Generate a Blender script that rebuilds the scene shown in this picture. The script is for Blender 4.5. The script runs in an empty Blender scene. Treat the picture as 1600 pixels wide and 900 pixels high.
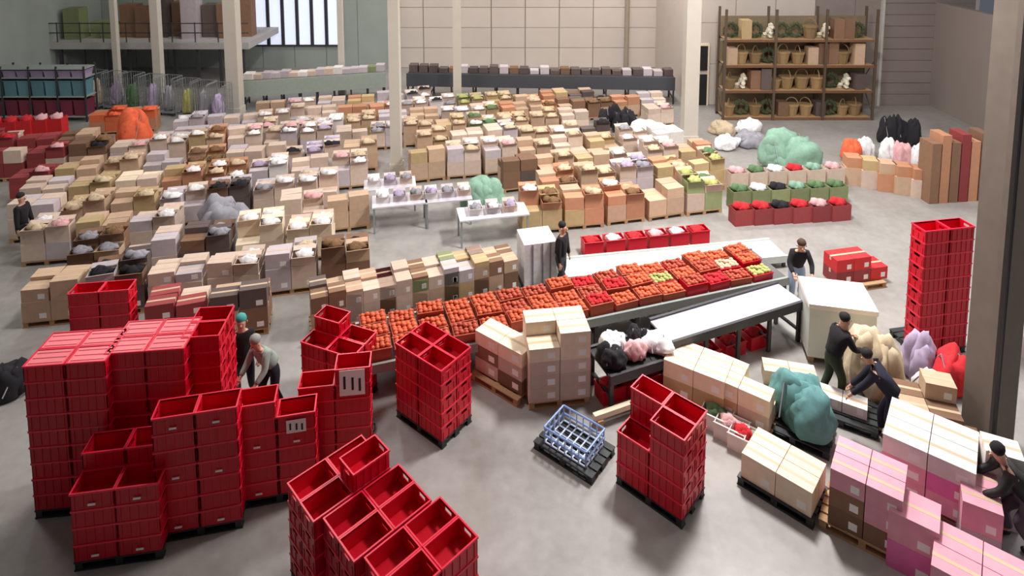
import bpy, bmesh, math, random
from mathutils import Vector, Matrix, noise
random.seed(7)
R = math.radians
# ---------------------------------------------------------------- camera
FPX, PITCH, HCAM, HOR = 1000.0, R(6), 9.6, -150.0
PY = HOR + FPX*math.tan(PITCH)
scn = bpy.context.scene
C = scn.collection
cam_d = bpy.data.cameras.new('camera'); cam = bpy.data.objects.new('camera', cam_d); C.objects.link(cam)
cam.location = (0, 0, HCAM); cam.rotation_euler = (R(90)-PITCH, 0, 0)
cam_d.sensor_width = 36; cam_d.lens = FPX/1600*36; cam_d.shift_y = (PY-450)/1600; cam_d.clip_end = 200
scn.camera = cam
def G(px, py, z=0.0):
    """the place in the hall (at height z) that the photograph shows at a pixel"""
    a = px-800; b = PY-py
    d = Vector((a, math.cos(PITCH)*FPX+math.sin(PITCH)*b, -math.sin(PITCH)*FPX+math.cos(PITCH)*b))
    t = (z-HCAM)/d.z
    return Vector((d.x*t, d.y*t, z))
def PX(p):
    y = p[1]; z = p[2]-HCAM
    f = y*math.cos(PITCH)-z*math.sin(PITCH); u = y*math.sin(PITCH)+z*math.cos(PITCH)
    return 800+FPX*p[0]/f, PY-FPX*u/f
# ---------------------------------------------------------------- world and lights
w = bpy.data.worlds.new('world'); scn.world = w; w.use_nodes = True
w.node_tree.nodes['Background'].inputs[0].default_value = (0.80, 0.86, 1.0, 1)
w.node_tree.nodes['Background'].inputs[1].default_value = 0.12
scn.view_settings.view_transform = 'Standard'; scn.view_settings.look = 'None'
scn.view_settings.exposure = -0.08; scn.view_settings.gamma = 1
def area(name, loc, sx, sy, power, rot=(0,0,0), col=(1,0.975,0.95)):
    l = bpy.data.lights.new(name, 'AREA'); l.shape = 'RECTANGLE'; l.size = sx; l.size_y = sy
    l.energy = power; l.color = col
    o = bpy.data.objects.new(name, l); o.location = loc; o.rotation_euler = rot; C.objects.link(o)
LAMPS = []
for x, kx in ((-15, .5), (-6, 1.05), (5.5, 1.7), (14, .65)):
    for y, ky in ((14.5, 1.0), (23.5, .85), (31.5, .75)):
        LAMPS.append((x, y)); area('added_ceiling_light', (x, y, 11.55), 1.3, 2.6, (540 if (x, y) != (5.5, 14.5) else 1350)*kx*ky)  # unseen lamps added to light the hall, power weighted by area
area('added_right_light', (19.4, 12, 7.5), 14, 4.5, 650, (R(90), 0, R(90)), (0.93,0.97,1))  # unseen side light added to brighten the right of the hall
# ---------------------------------------------------------------- materials
def lin(c):
    return tuple(((v/255)/12.92 if v <= 10 else (((v/255)+.055)/1.055)**2.4) for v in c)
MATS = {}
def mat(name, rgb, rough=.6, var=.10, nz=.14, scale=6.0, metal=0.0, bump=0.0, emit=0.0):
    if name in MATS: return MATS[name]
    m = bpy.data.materials.new(name); m.use_nodes = True; MATS[name] = m
    nt = m.node_tree; N = nt.nodes; L = nt.links; b = N['Principled BSDF']
    col = lin(rgb)
    tc = N.new('ShaderNodeTexCoord'); no = N.new('ShaderNodeTexNoise'); no.inputs['Scale'].default_value = scale
    no.inputs['Detail'].default_value = 5
    L.new(tc.outputs['Object'], no.inputs['Vector'])
    mx = N.new('ShaderNodeMix'); mx.data_type = 'RGBA'
    mx.inputs[6].default_value = tuple(v*(1-nz) for v in col)+(1,); mx.inputs[7].default_value = tuple(min(1, v*(1+nz)) for v in col)+(1,)
    L.new(no.outputs['Fac'], mx.inputs[0])
    oi = N.new('ShaderNodeObjectInfo'); mr = N.new('ShaderNodeMapRange')
    mr.inputs['To Min'].default_value = 1-var; mr.inputs['To Max'].default_value = 1+var
    L.new(oi.outputs['Random'], mr.inputs['Value'])
    hs = N.new('ShaderNodeHueSaturation'); L.new(mr.outputs[0], hs.inputs['Value']); L.new(mx.outputs[2], hs.inputs['Color'])
    L.new(hs.outputs[0], b.inputs['Base Color'])
    b.inputs['Roughness'].default_value = rough; b.inputs['Metallic'].default_value = metal
    if bump:
        bp = N.new('ShaderNodeBump'); bp.inputs['Strength'].default_value = bump; bp.inputs['Distance'].default_value = .01
        L.new(no.outputs['Fac'], bp.inputs['Height']); L.new(bp.outputs[0], b.inputs['Normal'])
    if emit:
        b.inputs['Emission Color'].default_value = col+(1,); b.inputs['Emission Strength'].default_value = emit
    return m
RED = mat('red_plastic', (200, 5, 36), .36, .10, .10, 3)
REDRIM = mat('red_plastic_rim', (232, 36, 66), .33, .06, .05, 3)
CART = {
 't': mat('carton_tan', (192, 162, 136), .8, .13), 'p': mat('carton_pale', (206, 184, 168), .8, .12),
 'o': mat('carton_orange', (188, 134, 102), .8, .14), 'b': mat('carton_brown', (128, 96, 74), .8, .18),
 'c': mat('carton_cream', (234, 216, 190), .8, .07), 'w': mat('carton_white', (226, 220, 216), .75, .06),
 'l': mat('carton_grey', (192, 180, 184), .8, .12), 'k': mat('carton_dark', (96, 82, 78), .8, .2),
 'm': mat('carton_maroon', (150, 60, 62), .7, .2), 'r': mat('carton_red', (206, 40, 44), .6, .15),
 'g': mat('carton_green', (140, 150, 106), .8, .2), 'y': mat('carton_yellow', (188, 162, 120), .8, .12),
 'P': mat('carton_pink', (224, 156, 174), .6, .06), 'Q': mat('carton_hot_pink', (222, 112, 172), .5, .05),
 'O': mat('carton_vivid_orange', (214, 108, 68), .7, .1)}
TAPE = mat('packing_tape', (206, 180, 150), .35, .05, .03)
PAPER = mat('white_paper', (240, 238, 234), .7, .02, .03)
INK = mat('black_print', (30, 28, 30), .6, 0, 0)
CLOTH = {k: mat('cloth_'+k, v, .9, .06, .25, 9, bump=.6) for k, v in dict(white=(232,230,234), grey=(150,148,156), black=(30,28,34),
   lilac=(176,160,188), mint=(132,168,148), teal=(92,138,138), green=(92,122,84), orange=(232,104,66), red=(200,40,48),
   olive=(176,176,110), pink=(220,170,172), blue=(96,112,160), brown=(128,96,66), beige=(206,186,156)).items()}
WOOD = mat('pallet_wood', (176, 142, 104), .85, .15, .2, 14)
DARKP = mat('black_pallet_plastic', (40, 44, 46), .5, .1, .1)
STEEL = mat('galvanised_steel', (160, 166, 168), .4, .06, .08, 5, .6)
GREYP = mat('grey_painted_steel', (150, 158, 154), .5, .05, .08)
DARKM = mat('dark_steel', (58, 56, 60), .5, .1, .1)
RUBBER = mat('conveyor_rubber', (96, 96, 98), .6, .05, .15, 4)
SKIN = mat('skin', (206, 156, 132), .6, .05, .05)
ORANGE = mat('orange_peel', (212, 96, 58), .5, .12, .12, 30)
# ---------------------------------------------------------------- mesh tools
class MB:
    def __init__(s): s.v = []; s.f = []
    def box(s, x0, x1, y0, y1, z0, z1, rz=0.0, tp=0.0):
        n = len(s.v); cx, cy = (x0+x1)/2, (y0+y1)/2; c, q = math.cos(rz), math.sin(rz)
        for z, k in ((z0, tp), (z1, 0)):
            for x, y in ((x0+k, y0+k), (x1-k, y0+k), (x1-k, y1-k), (x0+k, y1-k)):
                dx, dy = x-cx, y-cy
                s.v.append((cx+dx*c-dy*q, cy+dx*q+dy*c, z))
        s.f += [tuple(n+i for i in t) for t in ((3,2,1,0),(4,5,6,7),(0,1,5,4),(1,2,6,5),(2,3,7,6),(3,0,4,7))]
        return s
    def cbox(s, cx, cy, cz, sx, sy, sz, rz=0.0): return s.box(cx-sx/2, cx+sx/2, cy-sy/2, cy+sy/2, cz-sz/2, cz+sz/2, rz)
    def bar(s, a, b, r=.02, n=6):
        a, b = Vector(a), Vector(b); d = (b-a).normalized(); u = d.orthogonal().normalized(); v = d.cross(u); k = len(s.v)
        for p in (a, b):
            for i in range(n):
                t = 2*math.pi*i/n; s.v.append(tuple(p+u*math.cos(t)*r+v*math.sin(t)*r))
        s.f += [(k+i, k+(i+1)%n, k+n+(i+1)%n, k+n+i) for i in range(n)]
        s.f += [tuple(k+i for i in reversed(range(n))), tuple(k+n+i for i in range(n))]
        return s
    def blob(s, cx, cy, cz, rx, ry, rz_, seed=0, amp=.25, sub=2, flat=True):
        bm = bmesh.new(); bmesh.ops.create_icosphere(bm, subdivisions=sub, radius=1); k = len(s.v)
        for v in bm.verts:
            c = v.co.copy(); q = 1+amp*noise.noise(c*1.7+Vector((seed*3.1, seed, 0)))*2
            x, y, z = c.x*rx*q, c.y*ry*q, c.z*rz_*q
            if flat: z = max(z, -rz_*.45)
            s.v.append((cx+x, cy+y, cz+z+(rz_*.45 if flat else 0)))
        s.f += [tuple(k+v.index for v in f.verts) for f in bm.faces]; bm.free(); return s
    def mesh(s, name, m):
        me = bpy.data.meshes.new(name); me.from_pydata(s.v, [], s.f)
        me.materials.append(m); me.update(); return me
    def build(s, name, m, parent=None, smooth=False):
        me = s.mesh(name, m)
        if smooth: me.polygons.foreach_set('use_smooth', [True]*len(me.polygons))
        return put(name, me, parent)
def put(name, me, parent=None, loc=None, rz=0.0):
    o = bpy.data.objects.new(name, me); C.objects.link(o)
    if parent is not None: o.parent = parent
    if loc is not None: o.location = loc
    if rz: o.rotation_euler = (0, 0, rz)
    return o
def tag(o, label, cat, group=None, kind=None):
    o['label'] = label; o['category'] = cat
    if group: o['group'] = group
    if kind: o['kind'] = kind
    return o
def thing(name, loc, rz, label, cat, group=None):
    return tag(put(name, None, None, loc, rz), label, cat, group)
def struct(mb, name, m, parent=None):
    o = mb.build(name, m, parent)
    if parent is None: o['kind'] = 'structure'
    return o
CACHE = {}
def cached(key, fn):
    if key not in CACHE: CACHE[key] = fn()
    return CACHE[key]
ORD = 'zeroth first second third fourth fifth sixth seventh eighth ninth tenth eleventh twelfth thirteenth fourteenth fifteenth sixteenth seventeenth eighteenth nineteenth twentieth'.split()
def ordn(n):
    if n <= 20: return ORD[n]
    return {2: 'twenty', 3: 'thirty', 4: 'forty'}[n//10]+'-'+ORD[n % 10] if n % 10 else {3:'thirtieth',4:'fortieth'}[n//10]
def axes(rz): return Vector((math.cos(rz), math.sin(rz), 0)), Vector((-math.sin(rz), math.cos(rz), 0))
# ---------------------------------------------------------------- the hall
fl = bpy.data.materials.new('concrete_floor'); fl.use_nodes = True
nt = fl.node_tree; b = nt.nodes['Principled BSDF']
tc = nt.nodes.new('ShaderNodeTexCoord'); n1 = nt.nodes.new('ShaderNodeTexNoise'); n1.inputs['Scale'].default_value = .55; n1.inputs['Detail'].default_value = 8
n2 = nt.nodes.new('ShaderNodeTexNoise'); n2.inputs['Scale'].default_value = 5; n2.inputs['Detail'].default_value = 6
rp = nt.nodes.new('ShaderNodeValToRGB'); rp.color_ramp.elements[0].position = .3; rp.color_ramp.elements[1].position = .72
rp.color_ramp.elements[0].color = lin((132, 127, 122))+(1,); rp.color_ramp.elements[1].color = lin((166, 163, 160))+(1,)
nt.links.new(tc.outputs['Object'], n1.inputs[0]); nt.links.new(tc.outputs['Object'], n2.inputs[0])
ma = nt.nodes.new('ShaderNodeMath'); ma.operation = 'MULTIPLY_ADD'; ma.inputs[1].default_value = .35; nt.links.new(n2.outputs[0], ma.inputs[0])
m3 = nt.nodes.new('ShaderNodeMath'); m3.operation = 'MULTIPLY'; m3.inputs[1].default_value = .7; nt.links.new(n1.outputs[0], m3.inputs[0]); nt.links.new(m3.outputs[0], ma.inputs[2])
nt.links.new(ma.outputs[0], rp.inputs[0]); nt.links.new(rp.outputs[0], b.inputs['Base Color']); b.inputs['Roughness'].default_value = .42
XL, XR, YB, YR = -24.0, 20.0, 37.0, 30.0
struct(MB().box(XL, XR, -6, YB, -.2, 0), 'floor', fl)
CREAM = mat('cream_wall_panel', (204, 192, 182), .7, .03, .05, 1.5)
MAUVE = mat('grey_mauve_panel', (146, 134, 128), .6, .02, .05, 1.5)
GGREY = mat('grey_green_wall', (158, 166, 160), .7, .02, .12, 1.2)
LINE = mat('panel_joint', (150, 138, 122), .7)
xc = G(1092, 215).x
xs = (606-800)/1000*YB
wb = struct(MB().box(xs, xc+1, YB, YB+.3, 0, 12), 'wall_back', mat('back_wall_core', (170,160,146), .8))
y0 = YB-.04
for i in range(8):
    for k in range(9):
        a = xs+i*(xc+1-xs)/8; bb = xs+(i+1)*(xc+1-xs)/8
        put('panel', MB().box(a+.03, bb-.03, YB-.06, YB, k*1.2+.015, k*1.2+1.185).mesh('panel', CREAM), wb)
wl = struct(MB().box(XL, xs, YB, YB+.3, 0, 12), 'wall_back_left', GGREY)
for i in range(9):
    put('panel', MB().box(XL+.02+i*(xs-XL)/9, XL+(i+1)*(xs-XL)/9-.02, YB-.05, YB, 0, 12).mesh('panel', GGREY), wl)
wr = struct(MB().box(xc+1, XR, YR, YR+.3, 0, 12), 'wall_back_right', mat('right_wall_core', (186,174,160), .8))
for i in range(6):
    for k in range(6):
        a = xc+1+i*(XR-xc-1)/6; bb = xc+1+(i+1)*(XR-xc-1)/6
        put('panel', MB().box(a+.02, bb-.02, YR-.05, YR, k*2+.01, k*2+1.99).mesh('panel', CREAM if i < 3 else MAUVE), wr)
struct(MB().box(xc+.7, xc+1, YR, YB, 0, 12), 'wall_return', CREAM)
struct(MB().box(XL-.3, XL, -6, YB, 0, 12), 'wall_left', GGREY)
struct(MB().box(XR, XR+.3, -6, YB, 0, 5).box(XR, XR+.3, -6, YB, 10, 12), 'wall_right', MAUVE)
struct(MB().box(XL, XR, -6, YB, 11.8, 12.1), 'ceiling', mat('white_ceiling', (214,214,210), .8))
wn = struct(MB().box(XR-.1, XR+.1, 4.9, 5.1, 5, 10).box(XR-.1, XR+.1, 11.9, 12.1, 5, 10).box(XR-.1, XR+.1, 18.9, 19.1, 5, 10), 'window_added', GREYP)  # unseen window bars added to go with the added side light
for x, y in LAMPS:
    put('added_light_housing', MB().box(-.7, .7, -1.35, 1.35, 0, .15).mesh('added_light_housing', GREYP), bpy.data.objects['ceiling'], (x, y, 11.62))  # housings made up for the added ceiling lamps
# overhead door in the right part
d1 = struct(MB().box(-.12, 0, -.1, .1, 0, 5.5).box(4.3, 4.42, -.1, .1, 0, 5.5).box(-.12, 4.42, -.1, .1, 5.5, 5.62), 'door_1', mat('pale_door_frame', (206,200,196), .6))
pD = (1386-800)/1000*YR
d1.location = (pD, YR-.12, 0)
for k in range(10): put('panel', MB().box(0, 4.3, -.03, .03, k*.55+.01, k*.55+.54).mesh('panel', MAUVE), d1)
# narrow tall door, black upper and lower leaf
d2 = struct(MB().box(-.06, 0, -.08, .06, 0, 2.9).box(.5, .56, -.08, .06, 0, 2.9).box(-.06, .56, -.08, .06, 2.9, 3.0), 'door_2', CART['c'])
d2.location = ((1094-800)/1000*YR, YR-.1, 0)
MB().box(0, .5, -.03, .03, 0, 1.5).build('lower_leaf', INK, d2); MB().box(0, .5, -.03, .03, 1.7, 2.9).build('upper_leaf', INK, d2)
# columns
COL = mat('cream_column_paint', (204, 196, 184), .6, .03, .06, 3)
def column(px, py, wpx, m, n):
    p = G(px, py); sc = (py-HOR)/HCAM; h = wpx/sc/2*.8
    o = struct(MB().box(-h, h, -h, h, 0, 11.8), 'pillar_%d' % n, m); o.location = p
    put('base_collar', MB().box(-h-.04, h+.04, -h-.04, h+.04, 0, .35).mesh('base_collar', m), o)
column(369, 178, 24, COL, 1); column(251, 160, 15, COL, 2); column(620, 268, 20, COL, 3)
column(715, 172, 15, COL, 4); column(1076, 222, 27, COL, 5); column(186, 150, 10, COL, 6); column(535, 149, 10, COL, 7)
put('downpipe', MB().bar((0,0,0), (0,0,12), .14, 10).mesh('downpipe', LINE), None, ((981-800)/1000*YB*1.0, YB-.25, 0))['kind'] = 'structure'
bpy.data.objects['downpipe'].name = 'trim_1'
# the big concrete pillar close on the right: core, two flanges
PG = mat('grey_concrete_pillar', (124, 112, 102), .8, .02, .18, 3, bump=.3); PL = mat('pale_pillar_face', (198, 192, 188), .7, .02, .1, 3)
pp = G(1538, 692)
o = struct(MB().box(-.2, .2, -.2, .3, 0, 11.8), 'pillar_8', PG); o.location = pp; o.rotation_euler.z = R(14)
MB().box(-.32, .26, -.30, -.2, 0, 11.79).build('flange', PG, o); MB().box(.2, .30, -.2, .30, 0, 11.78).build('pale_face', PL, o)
MB().bar((-.27, -.36, 0), (-.27, -.36, 11.7), .035, 8).build('cable_pipe', DARKM, o)
# mezzanine at the back left
MX = (381-800)/1000*32.6
mz = struct(MB().box(XL, MX, 32.6, 36.9, 2.1, 2.45), 'floor_mezzanine', mat('pale_platform_edge', (176,172,170), .7))
for i in range(9):
    x = XL+.4+i*(MX-XL-.8)/8
    put('post', MB().box(x-.07, x+.07, 32.8, 32.94, 0, 2.1).mesh('post', DARKM), mz)
    put('railing_post', MB().bar((x, 32.68, 2.45), (x, 32.68, 3.5), .03).mesh('railing_post', DARKM), mz)
for z in (2.95, 3.45): put('railing', MB().bar((XL, 32.68, z), (MX, 32.68, z), .03).mesh('railing', DARKM), mz)
# window in the back-left wall, daylight behind it
GL = mat('window_daylight', (214, 222, 244), .3, 0, .08, 1.0, emit=.85)
wx0, wx1 = (392-800)/1000*YB, (530-800)/1000*YB
win = struct(MB().box(wx0, wx1, YB-.1, YB-.06, 1.35, 7.5), 'window_1', GL)
for i in range(7):
    x = wx0+i*(wx1-wx0)/6; put('mullion', MB().box(x-.09, x+.09, YB-.2, YB-.1, 1.35, 7.5).mesh('mullion', DARKM), win)
for z in (1.35, 4.6, 6.2): put('transom', MB().box(wx0, wx1, YB-.18, YB-.12, z-.05, z+.05).mesh('transom', DARKM), win)
# ---------------------------------------------------------------- crates
CL, CW, CH = .6, .4, .27
def crate_body():
    m = MB(); L, W, H, t = CL/2-.012, CW/2-.012, CH-.004, .012
    m.box(-L, L, -W, W, .0, .02)
    m.box(-L, L, -W, -W+t, .02, H); m.box(-L, L, W-t, W, .02, H)
    for s in (-1, 1):
        a, b_ = (s*L, s*(L-t)) if s < 0 else (L-t, L)
        m.box(a, b_, -W, W, .02, H*.62); m.box(a, b_, -W, W, H*.84, H); m.box(a, b_, -W, -.07, H*.62, H*.84); m.box(a, b_, .07, W, H*.62, H*.84)
    for i in range(5):
        x = -L+.05+i*(2*L-.1)/4
        for s in (-1, 1): m.cbox(x, s*(W+.004), H*.48, .016, .012, H*.84)
    for i in range(3):
        y = -W+.05+i*(2*W-.1)/2
        for s in (-1, 1): m.cbox(s*(L+.004), y, H*.3, .012, .016, H*.5)
    return m.mesh('crate_body', RED)
def crate_rim():
    m = MB(); L, W = CL/2-.002, CW/2-.002
    m.box(-L, L, -W, -W+.022, CH-.03, CH-.001); m.box(-L, L, W-.022, W, CH-.03, CH-.001)
    m.box(-L, -L+.022, -W+.022, W-.022, CH-.03, CH-.001); m.box(L-.022, L, -W+.022, W-.022, CH-.03, CH-.001)
    return m.mesh('crate_rim', REDRIM)
def crate_lid():
    m = MB(); L, W = CL/2-.024, CW/2-.024
    m.box(-L, L, -W, W, CH-.03, CH-.012)
    for i in range(3): m.cbox(0, -W+.06+i*(2*W-.12)/2, CH-.008, 2*L-.06, .03, .01)
    return m.mesh('crate_lid', mat('lit_red_lid', (250, 128, 138), .35, .06, .05, 3))  # pinkish sheen of lit tops is put into the lid colour
GRIP = lambda: MB().box(-.05, .05, -.006, .006, CH*.5, CH*.6).mesh('crate_label', PAPER)
NCR = [0]
def crate(loc, rz, label, group, lid=False, sticker=False):
    o = tag(put('red_crate', cached('cb', crate_body), None, loc, rz), label, 'crate', group); NCR[0] += 1
    put('rim', cached('cr', crate_rim), o)
    if lid: put('lid', cached('cl', crate_lid), o)
    if sticker:
        s = put('paper_label', cached('cs', GRIP), o); s.location = (.0, -CW/2-.012, -.06)
    return o
def pallet_parts(root, m=WOOD, full=True):
    brd = cached(('brd', m.name), lambda: MB().box(-.6, .6, -.06, .06, 0, .022).mesh('board', m))
    blk = cached(('blk', m.name), lambda: MB().box(-.05, .05, -.05, .05, 0, .09).mesh('block', m))
    for i in range(5): put('top_board', brd, root, (0, -.335+i*.1675, .122))
    for i in range(3): put('bottom_board', brd, root, (0, -.335+i*.335, 0.0))
    crs = cached(('crs', m.name), lambda: MB().box(-.05, .05, -.39, .39, .1, .121).mesh('cross_board', m))
    for x in (-.54, 0, .54):
        put('cross_board', crs, root, (x, 0, .001))
        for y in (-.335, 0, .335): put('block', blk, root, (x, y, .018))
PH = .146
def pallet(loc, rz, label, m=WOOD):
    t = thing('pallet', loc, rz, label, 'pallet', 'pallets under the goods'); pallet_parts(t, m); return t
def crate_stack(front, rz, cells, where, lids=(), sticker=(), pm=DARKP, center=None, plabel=None, palletize=True):
    """cells: {(a, b): count}, a across (-1, 1), b 0 near / 1 far"""
    u, v = axes(rz)
    c = center if center is not None else G(*front)+v*.4
    if palletize: pallet(c, rz, plabel or 'pallet carrying the '+where, pm)
    for (a, b_), n in cells.items():
        col = {(-1, 0): 'near-left', (1, 0): 'near-right', (-1, 1): 'far-left', (1, 1): 'far-right'}[(a, b_)]
        p = c+u*(a*.301)+v*(-.201 if b_ == 0 else .201)
        for k in range(n):
            top = k == n-1
            s = 'topmost red crate' if top else 'red crate %s from the bottom' % ordn(k+1)
            j = random.uniform(-.003, .003)
            crate(p+Vector((j, j, PH+k*CH)), rz, '%s, %s column of the %s' % (s, col, where), 'crates of the '+where,
                  lid=(top and (a, b_) in lids), sticker=((k+len(where)) % 3 == 0 and b_ == 0 and (a, b_) in sticker))
    return c
# big lidded block at far left, three pallets
crate_stack((118, 806), R(6), {(-1,0):9, (1,0):9, (-1,1):9, (1,1):9}, 'tall lidded block, outer end', lids={(-1,0),(1,0),(-1,1),(1,1)})
crate_stack((240, 780), R(6), {(-1,0):9, (1,0):9, (-1,1):9, (1,1):9}, 'tall lidded block, middle', lids={(-1,0),(1,0),(-1,1),(1,1)})
crate_stack((354, 748), R(6), {(-1,0):9, (-1,1):9}, 'tall block beside the teal cap')
S4 = {(-1,0),(1,0)}
crate_stack((186, 884), R(9), {(-1,0):4, (1,0):4, (-1,1):5, (1,1):5}, 'low front stack', sticker=S4)
crate_stack((314, 838), R(12), {(-1,0):7, (1,0):7}, 'tall slim front stack', sticker=S4)
crate_stack((437, 786), R(12), {(-1,0):6, (1,0):5}, 'slim stack with the white card', sticker=S4)
crate_stack((526, 728), R(8), {(-1,0):5, (1,0):6}, 'stack with the white notice')
crate_stack((512, 640), R(-22), {(-1,0):4, (1,0):4, (-1,1):5, (1,1):4}, 'rear stack behind the notice')
crate_stack((682, 694), R(-38), {(-1,0):5, (1,0):5, (-1,1):5, (1,1):5}, 'lone stack beside the cream cartons', center=G(678, 655))
# near block seen from above
a_, b_ = axes(R(-46))
c0 = G(530, 742, PH+5*CH); c0.z = 0
for i, nm in enumerate(('nearest block, rear pallet', 'nearest block, middle pallet', 'nearest block, front pallet')):
    # crates lie across the line, their long side on the pallet's long side
    crate_stack(None, R(44), {(-1,0):5, (1,0):5 if i != 0 else 6, (-1,1):5, (1,1):5}, nm, center=c0+a_*(.83*i)+b_*(-.0 if i == 0 else .12*i))
crate_stack(None, R(-42), {(-1,0):3, (1,0):5, (-1,1):5, (1,1):5}, 'stack on the black pallet', center=G(1031, 764), pm=DARKP,
            plabel='black plastic pallet under the red stack near the middle')
crate_stack((1471, 556), R(10), {(-1,0):10, (1,0):10}, 'tallest tower beside the concrete pillar')
crate_stack((160, 560), R(8), {(-1,0):5, (1,0):5}, 'small stack between block and cartons')
# white notice and card on stacks
def notice(loc, rz, wd, h, label):
    t = thing('paper_notice', loc, rz, label, 'notice'); MB().box(-wd/2, wd/2, -.004, .0, 0, h).build('sheet', PAPER, t)
    pr = MB()
    for i, x in enumerate((-.3, .02, .3)): pr.cbox(wd*x, -.006, h*(.52-.06*i), wd*.09, .004, h*.5)
    pr.build('print', INK, t)
u, v = axes(R(8)); p = G(526, 728)+v*.4
notice(p+u*.30-v*.415+Vector((0,0,PH+CH*4.25)), R(8), .42, .46, 'white printed notice taped on the red stack behind the nearest block')
u, v = axes(R(12)); p = G(437, 786)+v*.4
notice(p+u*.30-v*.415+Vector((0,0,PH+CH*3.9)), R(12), .30, .22, 'small white card on the slim red stack')
# ---------------------------------------------------------------- cartons
def carton_mesh(sx, sy, sz, m):
    def f():
        q = MB().box(-sx/2, sx/2, -sy/2, sy/2, 0, sz-.006)
        q.box(-sx/2, sx/2, -sy/2, -.004, sz-.006, sz); q.box(-sx/2, sx/2, .004, sy/2, sz-.006, sz)
        return q.mesh('carton', m)
    return cached(('cm', round(sx,2), round(sy,2), round(sz,2), m.name), f)
def carton(key, loc, rz, dims, label=None, group=None, parent=None, detail=True, name='carton'):
    sx, sy, sz = dims
    o = put(name, carton_mesh(sx, sy, sz, CART[key]), parent, loc, rz)
    if label: tag(o, label, 'carton', group)
    if detail:
        put('tape', cached(('tp', round(sx,2), round(sz,2), round(sy,2)), lambda: MB().box(-sx/2-.001, sx/2+.001, -.03, .03, sz, sz+.002)
            .box(-sx/2-.002, -sx/2, -.03, .03, sz-.1, sz).box(sx/2, sx/2+.002, -.03, .03, sz-.1, sz).mesh('tape', TAPE)), o)
        put('shipping_label', cached(('sl', round(sy,2), round(sx,2)), lambda: MB().box(sx*.1, sx*.35, -sy/2-.002, -sy/2, .06, .18).mesh('shipping_label', PAPER)), o)
    return o
def open_carton_mesh(sx, sy, sz, m):
    def f():
        t = .01; q = MB().box(-sx/2, sx/2, -sy/2, sy/2, 0, t)
        q.box(-sx/2, sx/2, -sy/2, -sy/2+t, t, sz).box(-sx/2, sx/2, sy/2-t, sy/2, t, sz).box(-sx/2, -sx/2+t, -sy/2+t, sy/2-t, t, sz).box(sx/2-t, sx/2, -sy/2+t, sy/2-t, t, sz)
        return q.mesh('open_carton', m)
    return cached(('om', round(sx,2), round(sy,2), round(sz,2), m.name), f)
def flap_mesh(sx, sy, m):
    def f():
        q = MB(); n = 0; h = sy*.42
        q.v = [(-sx/2, -sy/2, 0), (sx/2, -sy/2, 0), (sx/2, -sy/2-h*.8, h*.35), (-sx/2, -sy/2-h*.8, h*.35),
               (-sx/2, -sy/2, .008), (sx/2, -sy/2, .008), (sx/2, -sy/2-h*.8, h*.35+.008), (-sx/2, -sy/2-h*.8, h*.35+.008)]
        q.f = [(3,2,1,0),(4,5,6,7),(0,1,5,4),(1,2,6,5),(2,3,7,6),(3,0,4,7)]
        return q.mesh('flap', m)
    return cached(('fl', round(sx,2), round(sy,2), m.name), f)
def heap_mesh(sx, sy, sz, m, seed):
    def f():
        q = MB(); rr = random.Random(seed)
        for i in range(4):
            q.blob((rr.random()-.5)*sx*.45, (rr.random()-.5)*sy*.45, rr.random()*sz*.15, sx*.3, sy*.3, sz*.55, seed+i, .35, 2)
        me = q.mesh('contents', m); me.polygons.foreach_set('use_smooth', [True]*len(me.polygons)); return me
    return cached(('hp', round(sx,2), round(sy,2), round(sz,2), m.name, seed % 3), f)
def open_carton(key, cl, loc, rz, dims, parent=None, label=None, group=None):
    sx, sy, sz = dims
    o = put('open_carton', open_carton_mesh(sx, sy, sz, CART[key]), parent, loc, rz)
    if label: tag(o, label, 'carton', group)
    put('contents', heap_mesh(sx*.9, sy*.9, .22, CLOTH[cl], random.randrange(3)), o, (0, 0, sz-.10))
    for k in range(2): put('flap', flap_mesh(sx-.02, sy, CART[key]), o, (0, 0, sz), math.pi*k)
    return o
def sack(px, py, cl, sx, sy, sz, label, z=0, grp=None, name='sack', cat='sack', rz=0, lumps=5):
    p = G(px, py); p.z = z
    t = thing(name, p, rz, label, cat, grp)
    rr = random.Random(px*7+py); q = MB()
    for i in range(lumps):
        q.blob((rr.random()-.5)*sx*.55, (rr.random()-.5)*sy*.5, rr.random()*sz*.15, sx*.33, sy*.36, sz*.55, px+i, .22, 3)
    q.build('wrap', CLOTH[cl], t, True)
    t2 = MB()
    for s in (-.22, .22): t2.bar((sx*s, -sy*.5, sz*.3), (sx*s, 0, sz*.86), .012).bar((sx*s, 0, sz*.86), (sx*s, sy*.5, sz*.3), .012)
    t2.build('strap', CLOTH['grey'], t)
    return t
# ---------------------------------------------------------------- the field of pallet loads
GRID = [
 (150, ".........ooppoolwwgtoobbop.."), (190, "rrgtOOgllpppwptlttgpttpKKW.."), (230, "mmobtppoopowwptltoppttptwpoo"),
 (270, ".mmttclootwwppp.....bootloog"), (310, ".pptttppkppppt......ooototoo"), (350, ".ppotpppkcccct......oooooooo"),
 (390, "..tbwwpwkpwpbb.............."), (430, "..ttkwwpppwbbb.............."), (470, "..tt..mmpbbb................")]
NAMES = dict(t='tan', p='pale beige', o='orange-brown', b='dark brown', c='cream', w='white and grey', l='grey', k='dark', m='maroon', r='red', g='olive green', O='vivid orange', K='dark', W='white')
TOPS = dict(t=['beige'], p=['white','pink','beige'], o=['brown','beige','white'], b=['brown','black','grey'], c=['white'], w=['white','grey','black','white','lilac'],
            l=['lilac','grey','white'], k=['black','grey'], m=['red','pink'], r=['red'], g=['green','olive','white'], O=['orange'], K=['black'], W=['white'])
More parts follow.
